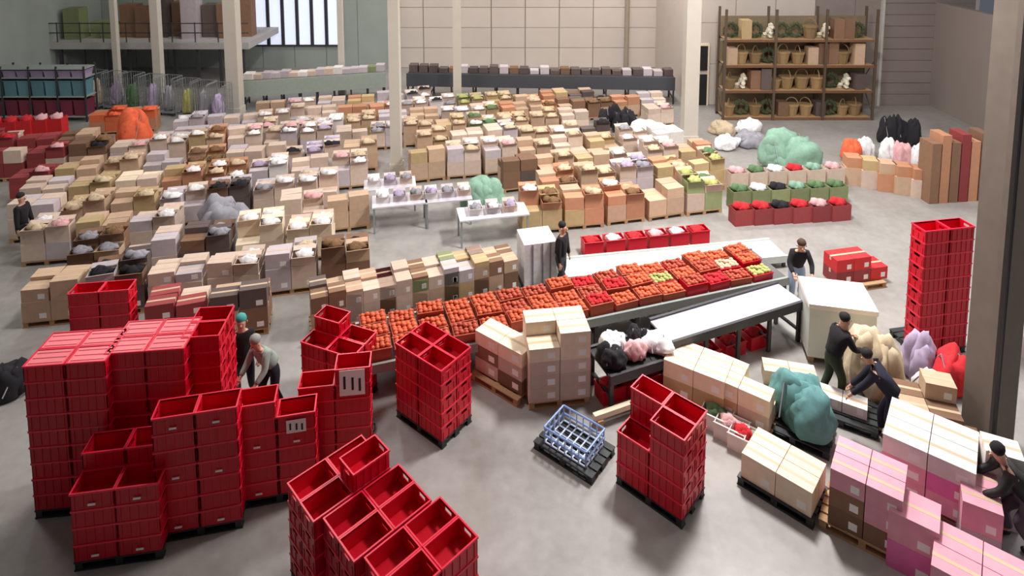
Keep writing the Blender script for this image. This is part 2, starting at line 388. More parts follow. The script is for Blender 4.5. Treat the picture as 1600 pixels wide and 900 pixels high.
CK = dict(t='ttty', p='pppl', o='ooty', b='bbkt', c='cccp', w='pwlp', l='lllp', k='klbk', m='mmmp', r='rrr', g='gtyp', O='OOo', K='kkk', W='www')
FY = R(13); fu, fv = axes(FY)
org = G(95, 492)
loads = []
for j in range(-1, 13):
    row = []
    for i in range(-14, 26):
        off = (j % 2)*.35
        p = org+fu*((i)*1.30+off)+fv*(j*1.42+(.5 if j > 5 else 0))
        h = 1.1
        x, y = PX((p.x, p.y, h*.8))
        xi = int(x//40); yi = int(round((y-150)/40))
        if not (0 <= xi < 28) or yi < 0 or yi > 8 or y < 132: continue
        L = GRID[yi][1][xi]
        if L == '.': continue
        if abs(x-620) < 14 and abs(PX(p)[1]-268) < 14: continue
        row.append((p, L, x, y))
    loads.append(row)
KEEP = [(G(x, y), q) for x, y, q in ((755,322,1.3), (1225,262,1.9), (213,232,1.2), (1023,216,1.5), (963,203,1.2), (350,372,1.15), (625,352,1.25), (700,345,1.25), (770,372,1.25), (610,325,1.2), (838,437,1.1), (876,452,.9), (38,398,.9),
        (186,150,.9), (535,149,.9), (160,560,1.3), (1130,226,1.1), (1089,222,1.1))]
SEGS = [(G(385,166), G(602,150)), (G(640,150), G(1050,157)), (G(500,512), G(790,448)), (G(880,432), G(1215,398)), (G(925,402), G(1090,382)), (G(560,590), G(1200,452)), (G(-25,186), G(140,186)), (G(152,168), G(345,192)), (G(0,232), G(90,226))]
def blocked(p):
    if any((q-p).length < k for q, k in KEEP): return True
    for a, b2 in SEGS:
        d = b2-a; t = max(0, min(1, (p-a).dot(d)/d.length_squared))
        if (p-a-d*t).length < 1.2: return True
    return False
GX = []   # keep clear of the columns
for px, py in ((369,178),(620,268),(715,172),(1076,222),(251,160)): GX.append(G(px, py))
nload = 0
for j, row in enumerate([q for q in loads if q]):
    n = 0
    for p, L, x, y in row:
        if any((g-p).length < 1.0 for g in GX) or blocked(p): continue
        n += 1; nload += 1
        rz = FY+R(random.uniform(-4, 4)); ck = CK[L]; near = j < 2
        rowname = 'front row' if j == 0 else '%s row' % ordn(j+1)
        topk = random.random(); heap = random.choice(TOPS[L])
        if L in 'wkg': topk = max(topk, .62)
        if L in 'tbco' and topk > .85: topk *= .8
        base_h = random.choice((.46, .5, .56)) if y > 200 else .42
        tdesc = '%s heap on top' % heap if topk > .6 else ('two open boxes on top' if topk > .42 else 'flat closed top')
        place = '%s from tote-shelf side, %s' % (ordn(n), rowname)
        if near:
            pallet(p, rz, 'wooden pallet under loose cartons, %s' % place); root = None
        else:
            root = thing('pallet_load', p, rz, '%s carton load, %s, %s' % (NAMES[L], tdesc, place), 'pallet load', 'pallet loads of cartons across the hall')
            put('pallet_base', cached('pb', lambda: MB().box(-.6,.6,-.4,.4,.1,.144).box(-.6,-.5,-.4,.4,0,.1).box(-.05,.05,-.4,.4,0,.1).box(.5,.6,-.4,.4,0,.1).mesh('pallet_base', WOOD)), root)
        M = Matrix.Translation(p) @ Matrix.Rotation(rz, 4, 'Z')
        for a in (-1, 1):
            for b2 in (-1, 1):
                corner = {(-1,-1):'near-left', (1,-1):'near-right', (-1,1):'far-left', (1,1):'far-right'}[(a, b2)]
                lp = Vector((a*.3, b2*.2, PH))
                def add(kind, key, lz, dims, jr, lev):
                    q = Vector((a*.3, b2*.2, lz))
                    lab = None
                    if root is None:
                        loc = M @ q; rr = rz+jr
                        lab = '%s%s %s, %s, %s, pallet %s' % ('open ' if kind else '', CNAME[key], 'carton', lev, corner, place)
                    else: loc, rr = q, jr
                    g = 'cartons of the two front rows' if root is None else None
                    if kind: open_carton(key, random.choice(TOPS[L]), loc, rr, dims, root, lab, g)
                    else: carton(key, loc, rr, dims, lab, g, root, detail=near)
                CNAME = dict(t='tan', p='pale', o='orange-brown', b='brown', c='cream', w='white', l='grey', k='dark', m='maroon', r='red', g='olive', y='yellowish', O='orange', P='pink')
                add(False, random.choice(ck), PH, (.588, .388, base_h), 0, 'bottom layer')
                lv = 0
                dz = PH+base_h+.001; th = random.choice((.22, .3, .38, .45))*(1.0 if y > 200 else .8)
                if random.random() < .10 and not near: continue
                add(topk > .6 and random.random() < .75 or (topk > .42 and a > 0), random.choice(ck), dz, (.57, .375, th), R(random.uniform(-3, 3)), 'top layer')
print('loads', nload)
# ---------------------------------------------------------------- wrapped bags, piles, named heaps
def under(px, py): return 0
sack(755, 322, 'mint', 1.3, 1.1, 1.1, 'mint green wrapped bundle standing in the pale aisle before the brown cartons', name='wrapped_bundle', cat='bundle')
sack(1225, 262, 'mint', 2.2, 1.3, 1.5, 'large green wrapped pile behind the pink and green gift packs', name='wrapped_bundle', cat='bundle')
sack(213, 232, 'orange', 1.2, 1.0, 1.6, 'vivid orange net sack pile standing out of the cartons', name='orange_pile', cat='sack')
sack(1023, 216, 'white', 1.8, 1.2, .8, 'white plastic-wrapped bundle beside the black bags by the cream column', name='wrapped_bundle', cat='bundle')
for i, (x, y) in enumerate(((944, 203), (968, 207), (958, 196), (985, 203))):
    sack(x, y, 'black', .62, .62, 1.0, 'black bin bag, %s of the row beside the white bundle' % ordn(i+1), grp='black bags by the white bundle')
sack(350, 372, 'grey', 1.5, 1.1, 1.3, 'greyish rounded heap of folded blankets on the pale cartons', z=.0, name='blanket_heap', cat='heap')
for i, (x, y, c) in enumerate(((1134, 230, 'white'), (1172, 226, 'grey'), (1128, 208, 'beige'), (1165, 206, 'white'))):
    sack(x, y, c, 1.1, .9, .6, '%s soft bundle, %s on the floor between cream column and storage rack' % (c, ordn(i+1)), grp='soft bundles by the rack')
# ---------------------------------------------------------------- conveyors
def conveyor(p0, p1, wd, h, label, side=GREYP, belt=RUBBER, legs=6, name='conveyor', low=.0):
    d = p1-p0; Ln = d.length; rz = math.atan2(d.y, d.x)
    t = thing(name, p0, rz, label, 'conveyor')
    MB().box(0, Ln, -wd/2, wd/2, h-.05, h-.01).build('belt', belt, t)
    for s in (-1, 1): MB().box(0, Ln, s*(wd/2+.03)-.03, s*(wd/2+.03)+.03, h-.16-low, h+.03).build('side_rail', side, t)
    for i in range(legs+1):
        x = .06+(Ln-.12)*i/legs
        MB().box(x-.04, x+.04, -wd/2, -wd/2+.06, 0, h-.16).box(x-.04, x+.04, wd/2-.06, wd/2, 0, h-.16).box(x-.03, x+.03, -wd/2, wd/2, .25, .3).build('leg', DARKM, t)
    r = MB()
    for i in range(int(Ln/.3)): r.bar((.15+i*.3, -wd/2, h-.075), (.15+i*.3, wd/2, h-.075), .024)
    r.build('rollers', STEEL, t)['kind'] = 'stuff'
    return t, rz, Ln
def filled_tray(loc, rz, h, key, cl, label, group, fill='balls'):
    m = {'r': RED, 'o': mat('rust_tray', (172, 78, 54), .5, .12), 'w': CART['w'], 'c': CART['c']}[key]
    def f():
        q = MB().box(-.27, .27, -.18, .18, 0, .015); t = .014
        q.box(-.27, .27, -.18, -.18+t, .015, h).box(-.27, .27, .18-t, .18, .015, h).box(-.27, -.27+t, -.18+t, .18-t, .015, h).box(.27-t, .27, -.18+t, .18-t, .015, h)
        q.box(-.285, .285, -.195, -.18, h-.02, h).box(-.285, .285, .18, .195, h-.02, h)
        return q.mesh('tray', m)
    o = tag(put('filled_tray', cached(('ft', key, h), f), None, loc, rz), label, 'tray', group)
    if fill == 'balls':
        def g():
            q = MB(); rr = random.Random(3)
            for i in range(5):
                for k in range(4):
                    q.blob(-.2+i*.1, -.12+k*.08, h-.02+rr.random()*.05, .06, .052, .055, i, .02, 1, False)
            me = q.mesh('contents', cl); me.polygons.foreach_set('use_smooth', [True]*len(me.polygons)); return me
        c = put('contents', cached(('fb', cl.name, h), g), o); c['kind'] = 'stuff'
    else: put('contents', heap_mesh(.5, .34, .2, cl, 1), o, (0, 0, h-.12))
    return o
# orange conveyor: from behind the red stacks to the white box
A = G(560, 590); B = G(1200, 452)
t, rz, Ln = conveyor(A, B, 1.3, .70, 'long waist-high conveyor carrying trays of orange fruit', belt=RUBBER, legs=10, side=GREYP)
u, v = axes(rz)
CB = dict(orange=ORANGE, rust=mat('rust_fruit', (176, 72, 48), .5, .1, .2, 20), red=CLOTH['red'], pale=CLOTH['beige'], olive=CLOTH['olive'])
n = 0
for i in range(int(Ln/.6)):
    for k in (-1, 0, 1):
        p = A+u*(.35+i*.6)+v*(k*.42); p.z = .70
        px = PX(p)[0]
        if px > 1185: continue
        n += 1; q = random.random()
        c = 'orange' if q < .5 else 'rust' if q < .72 else 'red' if q < .84 and px > 820 else 'pale' if q < .93 and px > 760 else 'orange' if px < 1000 else 'olive'
        filled_tray(p, rz+R(random.uniform(-4,4)), random.choice((.17, .2, .26)), 'r' if px > 1000 and random.random() < .4 else 'o', CB[c], 'tray of %s fruit, %s %s, %s tray along the fruit conveyor' % (c, {-1:'near', 0:'middle', 1:'far'}[k], 'lane', ordn(i+1)), 'fruit trays on the conveyor')
# white-topped packing table line behind
A2 = G(880, 437); B2 = G(1215, 404)
t, rz2, Ln2 = conveyor(A2, B2, .8, .32, 'pale green-white packing belt behind the fruit conveyor', belt=mat('pale_belt', (206, 214, 204), .5, .02, .08), side=mat('pale_steel', (200,210,204), .5), legs=6)
# grey belt in front with red crates below
A3 = G(1030, 585); B3 = G(1232, 518)
t, rz3, Ln3 = conveyor(A3, B3, .7, .95, 'narrow lilac-grey belt running up to the big white box', belt=mat('lilac_belt', (184, 180, 192), .5, .02, .08), side=DARKM, legs=4)
u3, v3 = axes(rz3)
for i in range(4):
    p = A3+u3*(.45+i*.68)-v3*.02; filled_tray(p+Vector((0,0,.001)), rz3, .3, 'r', CLOTH['red'], 'red crate of red packs, %s under the lilac-grey belt' % ordn(i+1), 'crates under the grey belt', 'heap')
# dark work bench with mixed goods between
A4 = G(935, 622); B4 = G(1040, 588)
t, rz4, Ln4 = conveyor(A4, B4, .8, .75, 'short black bench stacked with white and dark bundles', belt=INK, side=DARKM, legs=2, name='work_bench'); t['category'] = 'bench'
u4, v4 = axes(rz4)
for i, (c, s) in enumerate((('black', .5), ('white', .55), ('pink', .45), ('black', .4), ('white', .6))):
    p = A4+u4*(.2+i*.26)+v4*(.18 if i % 2 else -.12)
    x, y = PX(p); q = sack(x, y, c, s, s*.8, .38, '%s bundle, %s on the short black bench' % (c, ordn(i+1)), z=.742, grp='bundles on the bench'); q.location = (p.x, p.y, .742)
for i in range(3):
    p = A4+u4*(.25+i*.5)-v4*.05; filled_tray(p+Vector((0,0,0)), rz4, .3, 'r', CLOTH['red'], 'red crate, %s on the floor under the short black bench' % ordn(i+1), 'crates under the bench', 'heap')
# pale barrier beam on the floor
u, v = axes(R(24))
bm_ = G(922, 632); b2_ = G(1052, 588); d = b2_-bm_
t = thing('barrier_rail', bm_, math.atan2(d.y, d.x), 'long pale wooden rail on low feet before the black bench', 'rail')
MB().box(0, d.length, -.05, .05, .16, .26).build('beam', CART['c'], t)
for x in (.1, d.length/2, d.length-.1): MB().box(x-.06, x+.06, -.09, .09, 0, .16).build('foot', WOOD, t)
t.location = bm_ - Vector((0, .55, 0))
# row of red items behind the pale belt
A5 = G(925, 396); B5 = G(1090, 378); d = B5-A5
for i in range(6):
    p = A5+d*(i/5); filled_tray(p, math.atan2(d.y, d.x), .42, 'r', CLOTH[['red','white','red','pink','white','red'][i]], 'red crate, %s of the floor row behind the pale belt' % ordn(i+1), 'crates behind the pale belt', 'heap')
# far conveyors
conveyor(G(385, 166), G(602, 150), 1.2, 1.35, 'grey-green roller conveyor between the columns in front of the window', side=mat('grey_green_side', (150,160,150), .6), low=.55, legs=8)
conveyor(G(640, 150), G(1050, 157), 1.2, 1.3, 'long dark conveyor along the cream back wall', side=mat('slate_side', (72, 74, 80), .6), belt=DARKM, low=.45, legs=12)
# plain cartons on the far conveyors, same mesh as the other cartons
q = G(640, 150); q2 = G(1050, 157)
for i in range(26):
    p = q+(q2-q)*((i+.5)/26); p.z = 1.33-.04
    carton(random.choice('kklbk'), p, 0, (.42, .5, random.uniform(.18, .38)), '%s on the long dark conveyor, %s from its cream-column end' % (random.choice(['dark carton']), ordn(26-i)), 'cartons on the long dark conveyor', detail=False, name='conveyor_carton')['category'] = 'conveyor_carton'
q = G(385, 166); q2 = G(602, 150)
for i in range(16):
    p = q+(q2-q)*((i+.5)/16); p.z = 1.34
    carton(random.choice('lgwlp'), p, R(4), (.42, .5, random.uniform(.2, .34)), 'pale carton, %s along the grey-green roller conveyor' % ordn(i+1), 'cartons on the grey-green conveyor', detail=False, name='conveyor_carton')['category'] = 'conveyor_carton'
# ---------------------------------------------------------------- tote shelf far left, roll cages, mezzanine goods
TEAL = mat('teal_tote', (96, 140, 150), .5, .12); LIL = mat('lilac_tote', (156, 140, 172), .5, .12); MAR = mat('maroon_tote', (120, 44, 66), .5, .15)
tp = G(-25, 186); sc = 336/9.6
t = thing('tote_shelf', tp, 0, 'long steel shelf of teal and maroon totes by the hall side', 'shelf')
for z in (.25, 1.15, 2.0, 2.4): MB().box(0, 4.9, -.4, .4, z-.04, z).build('shelf_board', GREYP, t)
for i in range(5): MB().box(i*1.22-.03, i*1.22+.03, -.4, -.34, 0, 2.5).box(i*1.22-.03, i*1.22+.03, .34, .4, 0, 2.5).build('upright', DARKM, t)
for z, m, nm, h in ((.25, MAR, 'maroon', .72), (1.15, TEAL, 'teal', .7), (2.0, LIL, 'lilac', .3)):
    for i in range(8):
        s = cached(('tote', nm), lambda: MB().box(-.27, .27, -.33, .33, 0, h, tp=.03).box(-.285, .285, -.345, .345, h-.05, h).mesh('tote', m))
        tag(put('tote', s, None, tp+Vector((.32+i*.605, 0, z))), '%s tote, %s along its board of the long tote shelf' % (nm, ordn(i+1)), 'tote', 'totes on the long shelf')
def roll_cage(px, py, rz, c, label, n):
    t = thing('roll_cage', G(px, py), rz, label, 'roll cage', 'roll cages by the tote shelf')
    MB().box(-.4, .4, -.35, .35, .15, .2).build('base', STEEL, t)
    for x in (-.33, .33):
        for y in (-.28, .28): put('castor', cached('cas', lambda: MB().bar((-.02,0,.07), (.02,0,.07), .07, 10).box(-.012,.012,-.012,.012,.07,.15).mesh('castor', DARKM)), t, (x, y, 0))
    def side():
        q = MB().bar((0,-.34,.2),(0,-.34,1.75),.016).bar((0,.34,.2),(0,.34,1.75),.016).bar((0,-.34,1.75),(0,.34,1.75),.016)
        for i in range(1, 6): q.bar((0,-.34+i*.113,.2),(0,-.34+i*.113,1.75),.008, 4)
        for i in range(1, 5): q.bar((0,-.34,.2+i*.31),(0,.34,.2+i*.31),.008, 4)
        return q.mesh('mesh_side', STEEL)
    me = cached('cageside', side)
    put('mesh_side', me, t, (-.39, 0, 0)); put('mesh_side', me, t, (.39, 0, 0)); o = put('mesh_back', me, t, (0, .34, 0), R(90)); o.scale.y = 1.12
    g = G(px, py); sk = sack(px, py, c, .56, .44, 1.2, '%s bundle inside the %s roll cage from the tote shelf' % (c, ordn(n)), z=.2, grp='bundles in the roll cages'); sk.rotation_euler.z = rz
for i, (x, y, c) in enumerate(((152, 168, 'beige'), (182, 170, 'lilac'), (210, 172, 'green'), (240, 176, 'lilac'), (268, 178, 'grey'), (296, 184, 'olive'), (322, 188, 'grey'), (345, 192, 'lilac'))):
    roll_cage(x, y, R(-12), c, 'steel roll cage holding a %s bundle, %s from the tote shelf' % (c, ordn(i+1)), i+1)
# goods on the mezzanine
for i in range(15):
    x = XL+.7+i*.88+random.uniform(-.03, .03)
    if x > MX-.5: continue
    x += 0; px, py = PX((x, 34, 3.4))
    if px < 130: c, hh = random.choice('klgm'), random.uniform(.9, 1.8)
    elif px < 195: c, hh = 'g', .8
    elif px < 380: c, hh = random.choice('bbkbl'), random.uniform(1.6, 2.6)
    elif px > 525 and px < 600: c, hh = 'g', .5
    else: c, hh = 'l', random.uniform(.5, .9)
    carton(c, Vector((x, 34.2+random.uniform(-.5, .5), 2.45)), R(random.uniform(-5,5)), (.82, .8, hh), 'tall %s crate, %s along the mezzanine platform' % ({'k':'dark','l':'grey','g':'olive','m':'maroon','b':'brown'}[c], ordn(i+1)), 'tall crates on the mezzanine', detail=False, name='tall_crate')
    bpy.context.scene.collection.objects[-1]
# ---------------------------------------------------------------- storage rack on the right
ry = 28.2; rx0 = (1134-800)/1000*ry; rx1 = (1370-800)/1000*ry; W_ = rx1-rx0
t = thing('storage_rack', (rx0, ry, 0), 0, 'tall steel storage rack crammed with brown baskets and wreaths', 'rack')
for i in range(4):
    x = i*W_/3
    MB().box(x-.05, x+.05, -.5, -.42, 0, 5.0).box(x-.05, x+.05, .42, .5, 0, 5.0).bar((x, -.46, .3), (x, .46, 1.4), .02).bar((x, .46, 1.6), (x, -.46, 2.8), .02).build('upright', mat('bronze_steel', (90,74,60), .5), t)
LV = (.12, 1.35, 2.5, 3.65)
for z in LV:
    MB().box(0, W_, -.48, -.42, z-.11, z-.01).build('beam', mat('orange_beam', (120,84,60), .5), t); MB().box(0, W_, .42, .48, z-.11, z-.01).build('beam', MATS['orange_beam'], t)
    MB().box(.05, W_-.05, -.42, .42, z-.03, z).build('deck', WOOD, t)
BASK = mat('wicker_basket', (150, 122, 84), .85, .25, .35, 40, bump=.8); WRE = mat('dark_green_wreath', (70, 78, 52), .9, .2, .4, 30, bump=1); IV = mat('ivory_decoration', (224, 216, 196), .7, .1)
def basket_mesh():
    q = MB(); n = 10
    for (r0, r1, z0, z1) in ((.17, .24, 0, .3), (.26, .26, .3, .34)):
        k = len(q.v)
        for r, z in ((r0, z0), (r1, z1)):
            for i in range(n): q.v.append((math.cos(6.2832*i/n)*r, math.sin(6.2832*i/n)*r, z))
        q.f += [(k+i, k+(i+1)%n, k+n+(i+1)%n, k+n+i) for i in range(n)]+[tuple(k+n+i for i in range(n))]
    for i in range(6):
        a0, a1 = math.pi*i/6, math.pi*(i+1)/6; q.bar((math.cos(a0)*.22, 0, .32+math.sin(a0)*.22), (math.cos(a1)*.22, 0, .32+math.sin(a1)*.22), .016, 5)
    return q.mesh('basket', BASK)
def wreath_mesh():
    q = MB(); n = 14
    for i in range(n):
        a0 = 6.2832*i/n; q.blob(math.cos(a0)*.27, 0, .36+math.sin(a0)*.27, .1, .09, .1, i, .4, 1, False)
    return q.mesh('wreath', WRE)
k_ = 0
for li, z in enumerate(LV):
    x = .35
    k_ = 0
    while x < W_-.3:
        k_ += 1; c = random.random(); loc = Vector((rx0+x, ry-.1+random.uniform(-.05,.05), z+.002)); lev = ['lowest', 'second', 'third', 'top'][li]
        wherel = '%s along the %s shelf of the storage rack' % (ordn(k_), lev)
        if c < .42:
            o = tag(put('wicker_basket', cached('bask', basket_mesh), None, loc, random.random()*3), 'brown wicker basket, '+wherel, 'basket', 'goods on the rack'); s = random.uniform(1.05, 1.35); o.scale = (s, s, s*1.25); x += .5*s
        elif c < .58:
            o = tag(put('wreath', cached('wre', wreath_mesh), None, loc), 'dark green wreath standing up, '+wherel, 'wreath', 'goods on the rack'); x += .62
        elif c < .68:
            def fm():
                q = MB()
                for i in range(9): q.blob(random.uniform(-.2,.2), random.uniform(-.15,.15), .05+.09*i*.7, .13, .12, .1, i, .3, 1, False)
                return q.mesh('decoration', IV)
            tag(put('decoration_bundle', cached('ivd', fm), None, loc), 'ivory decoration bundle, '+wherel, 'decoration', 'goods on the rack'); x += .55
        else:
            kk = random.choice('btbkyk'); h = random.uniform(.6, 1.0)
            carton(kk, loc, R(random.uniform(-5,5)), (.44, .5, h), '%s carton, %s' % ({'b':'dark brown','t':'tan','k':'blackish','y':'yellowish','l':'grey'}[kk], wherel), 'goods on the rack', detail=False); x += .46
for i in range(3):
    for li, z in enumerate(LV):
        put('back_panel', cached(('bpn'), lambda: MB().box(.06, W_/3-.06, .40, .42, 0, .92).mesh('back_panel', mat('dark_mesh_panel', (128, 112, 88), .9, .1, .4, 20))), t, (i*W_/3, 0, z+.001))
# ---------------------------------------------------------------- right-hand floor goods
def stack(px, py, rz, lst, where, pal=None, yoff=0):
    """lst: (x, y, z, sx, sy, sz, key, labelword)"""
    c = G(px, py)
    if pal: pallet(c, rz, 'pallet under the '+where, pal)
    M = Matrix.Translation(c) @ Matrix.Rotation(rz, 4, 'Z'); zz = PH if pal else 0
    for i, (x, y, z, sx, sy, sz, k, lw) in enumerate(lst):
        carton(k, M @ Vector((x, y, z+zz)), rz, (sx, sy, sz), '%s, %s' % (lw, where), 'cartons of the '+where)
WORDS = {(-1,-1): 'near-left', (1,-1): 'near-right', (-1,1): 'far-left', (1,1): 'far-right'}
def block(nx, ny, heights, sx, sy, key, word, sz=.3, topkey=None):
    """stack list for a pallet of cartons in columns"""
    out = []
    xn = ['left', 'right'] if nx == 2 else ['left', 'middle', 'right'] if nx == 3 else ['']; yn = ['near', 'far'] if ny == 2 else ['']
    for i in range(nx):
        for j in range(ny):
            n = heights[i*ny+j]
            for k in range(n):
                kk = topkey if (topkey and k == n-1) else random.choice(key)
                out.append(((i-(nx-1)/2)*sx, (j-(ny-1)/2)*sy, k*(sz+.002), sx-.012, sy-.012, sz, kk,
                    '%s carton, %s layer%s' % (word, 'top' if k == n-1 else ordn(k+1), (', '+(yn[j]+' '+xn[i]).strip()+' column') if nx*ny > 1 else '')))
    return out
# cream carton load beside the lone red stack
stack(868, 612, R(8), block(2, 2, [4,5,5,5], .6, .4, 'pcp', 'cream', .27, 'c'), 'cream load behind the grid basket', WOOD)
stack(790, 596, R(-38), block(2, 1, [3,3], .6, .5, 'tpb', 'pale', .28, 'c'), 'short load by the lone red stack', WOOD)
# black pallet with a blue-white wire basket
c = G(897, 705); pallet(c, R(-38), 'black plastic pallet carrying a pale blue grid basket', DARKP)
t = thing('grid_basket', c+Vector((0,0,PH)), R(-38), 'pale blue and white wire grid basket on the black pallet', 'basket')
q = MB(); BW = mat('pale_blue_wire', (196, 212, 236), .4)
for i in range(7): q.bar((-.42+i*.14, -.3, .0), (-.42+i*.14, -.3, .3), .014).bar((-.42+i*.14, .3, 0), (-.42+i*.14, .3, .3), .014).bar((-.42+i*.14, -.3, .02), (-.42+i*.14, .3, .02), .014)
for i in range(5): q.bar((-.42, -.3+i*.15, 0), (-.42, -.3+i*.15, .3), .014).bar((.42, -.3+i*.15, 0), (.42, -.3+i*.15, .3), .014).bar((-.42, -.3+i*.15, .02), (.42, -.3+i*.15, .02), .014)
q.build('wire_body', BW, t)
q = MB()
for z in (.15, .3): q.bar((-.43,-.31,z),(.43,-.31,z),.018).bar((-.43,.31,z),(.43,.31,z),.018).bar((-.43,-.31,z),(-.43,.31,z),.018).bar((.43,-.31,z),(.43,.31,z),.018)
q.build('rim', mat('blue_wire', (130, 160, 214), .4), t)
# low box on a black pallet
stack(1222, 765, R(-42), block(2, 2, [1,1,1,1], .56, .36, 'p', 'peach', .42, 'c'), 'low load on the black pallet by the bundle', DARKP)
# boxes behind the red stack: cream tops, yellow fronts
stack(1090, 622, R(-32), block(2, 2, [2,2,2,2], .58, .38, 'yyt', 'cream-topped', .34, 'c'), 'load behind the red front stack', WOOD)
stack(1160, 648, R(-36), block(2, 2, [2,2,2,1], .56, .38, 'ygp', 'flowery', .32, 'c'), 'load near teal bundle', WOOD)
stack(1232, 596, R(-14), block(2, 1, [1,1], .5, .4, 'c', 'pale', .3, 'c'), 'pair behind the teal bundle')
c = G(1244, 672); pallet(c, R(-34), 'black plastic pallet under the teal wrapped bundle', DARKP)
q = sack(1244, 672, 'teal', 1.05, .8, .95, 'teal film-wrapped bundle on a black pallet', z=PH, name='wrapped_bundle', cat='bundle', rz=R(-34), lumps=7)
# produce crates near the teal bundle
for i, (x, y, c) in enumerate(((1120, 665, 'green'), (1143, 683, 'pink'), (1165, 700, 'red'), (1190, 712, 'mint'))):
    p = G(x, y)
    tag(filled_tray(p, R(-36), .3, 'w', CLOTH[c], 'white box of %s packs on the floor before the flowery load' % c, 'packed boxes before the flowery load', 'heap'), 'white box of %s packs on the floor before the flowery load' % c, 'box', 'packed boxes before the flowery load')
# large white box
c = G(1302, 548)
t = thing('white_box_pallet', c, R(-12), 'big white wrapped box standing at the end of the grey belt', 'box')
MB().box(-.64, .64, -.5, .5, .14, 1.22).build('body', mat('white_wrap', (222, 226, 218), .5, .03, .05), t)
MB().box(-.66, .66, -.52, .52, 1.22, 1.32).build('lid', mat('white_lid', (250, 240, 230), .5, .02, .03), t)
MB().box(-.6,.6,-.45,.45,.09,.14).box(-.6,-.5,-.45,.45,0,.09).box(.5,.6,-.45,.45,0,.09).box(-.05,.05,-.45,.45,0,.09).build('pallet_base', WOOD, t)
# tan bale and mixed goods by the people
sack(1362, 612, 'beige', .85, .8, 1.4, 'tall beige wrapped bale between the two dark-clad workers', name='wrapped_bale', cat='bale', lumps=7)
sack(1432, 588, 'lilac', .8, .6, 1.0, 'pale lilac bundle behind the beige bale', name='wrapped_bundle', cat='bundle')
sack(1480, 610, 'red', .8, .7, .9, 'dark red bundle below the tallest red tower', name='wrapped_bundle', cat='bundle')
sack(1445, 640, 'white', .7, .6, .8, 'white bundle leaning on the brown cartons by the pillar', name='wrapped_bundle', cat='bundle')
stack(1440, 682, R(-18), block(2, 2, [2,2,2,3], .5, .4, 'btb', 'brown', .3), 'brown pile by the pillar', WOOD)
stack(1315, 645, R(-30), block(2, 1, [1,1], .42, .36, 'w', 'white', .2), 'white pair at the workers feet', DARKP)
stack(1508, 738, R(-20), block(1, 2, [1,2], .45, .35, 'kbt', 'dark', .3), 'small pile before the concrete pillar')
# pink cartons
stack(1352, 826, R(-36), block(2, 2, [3,3,3,3], .48, .38, 'PPb', 'pink', .3, 'P'), 'pink pile beside the low load', WOOD)
stack(1424, 878, R(-36), block(1, 1, [2], .62, .55, 'Q', 'hot pink', .44, 'P'), 'shocking pink pair in front')
stack(1448, 768, R(-38), block(2, 2, [3,3,3,3], .62, .5, 'PQP', 'pink', .3, 'w'), 'white-topped pink pile', WOOD)
stack(1524, 838, R(-30), block(1, 2, [2,2], .5, .42, 'PPl', 'dusty pink', .42, 'P'), 'pile beside the crouching worker')
stack(1528, 965, R(-38), block(2, 2, [2,2,2,2], .55, .42, 'PwP', 'pale pink', .32, 'P'), 'pink pile at the picture edge', WOOD)
stack(1556, 806, R(-25), block(1, 1, [3], .5, .42, 'w', 'white', .4, 'w'), 'white column beside the crouching worker')
# red packs by the far worker
stack(1335, 440, R(12), block(3, 1, [2,2,1], .5, .5, 'rm', 'red', .32, 'r'), 'red pile behind the big white box', WOOD)
# white wrapped pallet beside the standing worker in the aisle
c = G(838, 437)
t = thing('wrapped_pallet', c, R(13), 'white sheet-covered pallet beside the standing worker', 'wrapped pallet')
q = MB().box(-.42, .42, -.4, .4, .1, 1.2); q.build('sheet', CLOTH['white'], t); MB().box(-.45,.45,-.42,.42,0,.1).build('pallet_base', DARKP, t)
for x in (-.2, .05, .25): MB().bar((x,-.41,.1),(x,-.41,1.2),.02).build('strap', CLOTH['grey'], t)
# brown wrapped row on the fruit conveyor's far side
A6 = G(500, 512); B6 = G(790, 448); d = B6-A6; rz6 = math.atan2(d.y, d.x); nn = 6
for i in range(nn):
    p = A6+d*((i+.5)/nn)
    keys = ['bkt', 'pbt', 'bpm', 'gtp', 'ylk', 'bbt'][i]; wname = ['dark brown', 'pinkish', 'mottled', 'greenish', 'grey and yellow', 'brown'][i]
    pallet(p, rz6, 'wooden pallet under the %s row load, %s from the red stacks' % (wname, ordn(i+1)))
    M = Matrix.Translation(p) @ Matrix.Rotation(rz6, 4, 'Z')
    for a in range(3):
        for b2 in range(2):
            for k in range(2):
                h = .46 if k == 0 else random.choice((.3, .36, .42))
                carton(random.choice(keys), M @ Vector((-.38+a*.38, -.2+b2*.4, PH+k*.462)), rz6, (.365, .385, h),
                   'upright %s carton, %s, %s %s column, %s load of row behind fruit' % (wname, 'on top' if k else 'at bottom', ['first','middle','last'][a], ['near','far'][b2], ordn(i+1)), 'upright cartons behind the fruit conveyor')
t = thing('guard_board', A6-Vector((0,.62,0)), rz6, 'long reddish-brown board between brown row and fruit conveyor', 'board')
MB().box(0, d.length, -.03, .03, .1, .34).build('plank', mat('red_brown_board', (128, 62, 40), .6), t)
for i in range(5): MB().box(.1+i*(d.length-.3)/4, .16+i*(d.length-.3)/4, .03, .09, 0, .34).build('foot', DARKM, t)
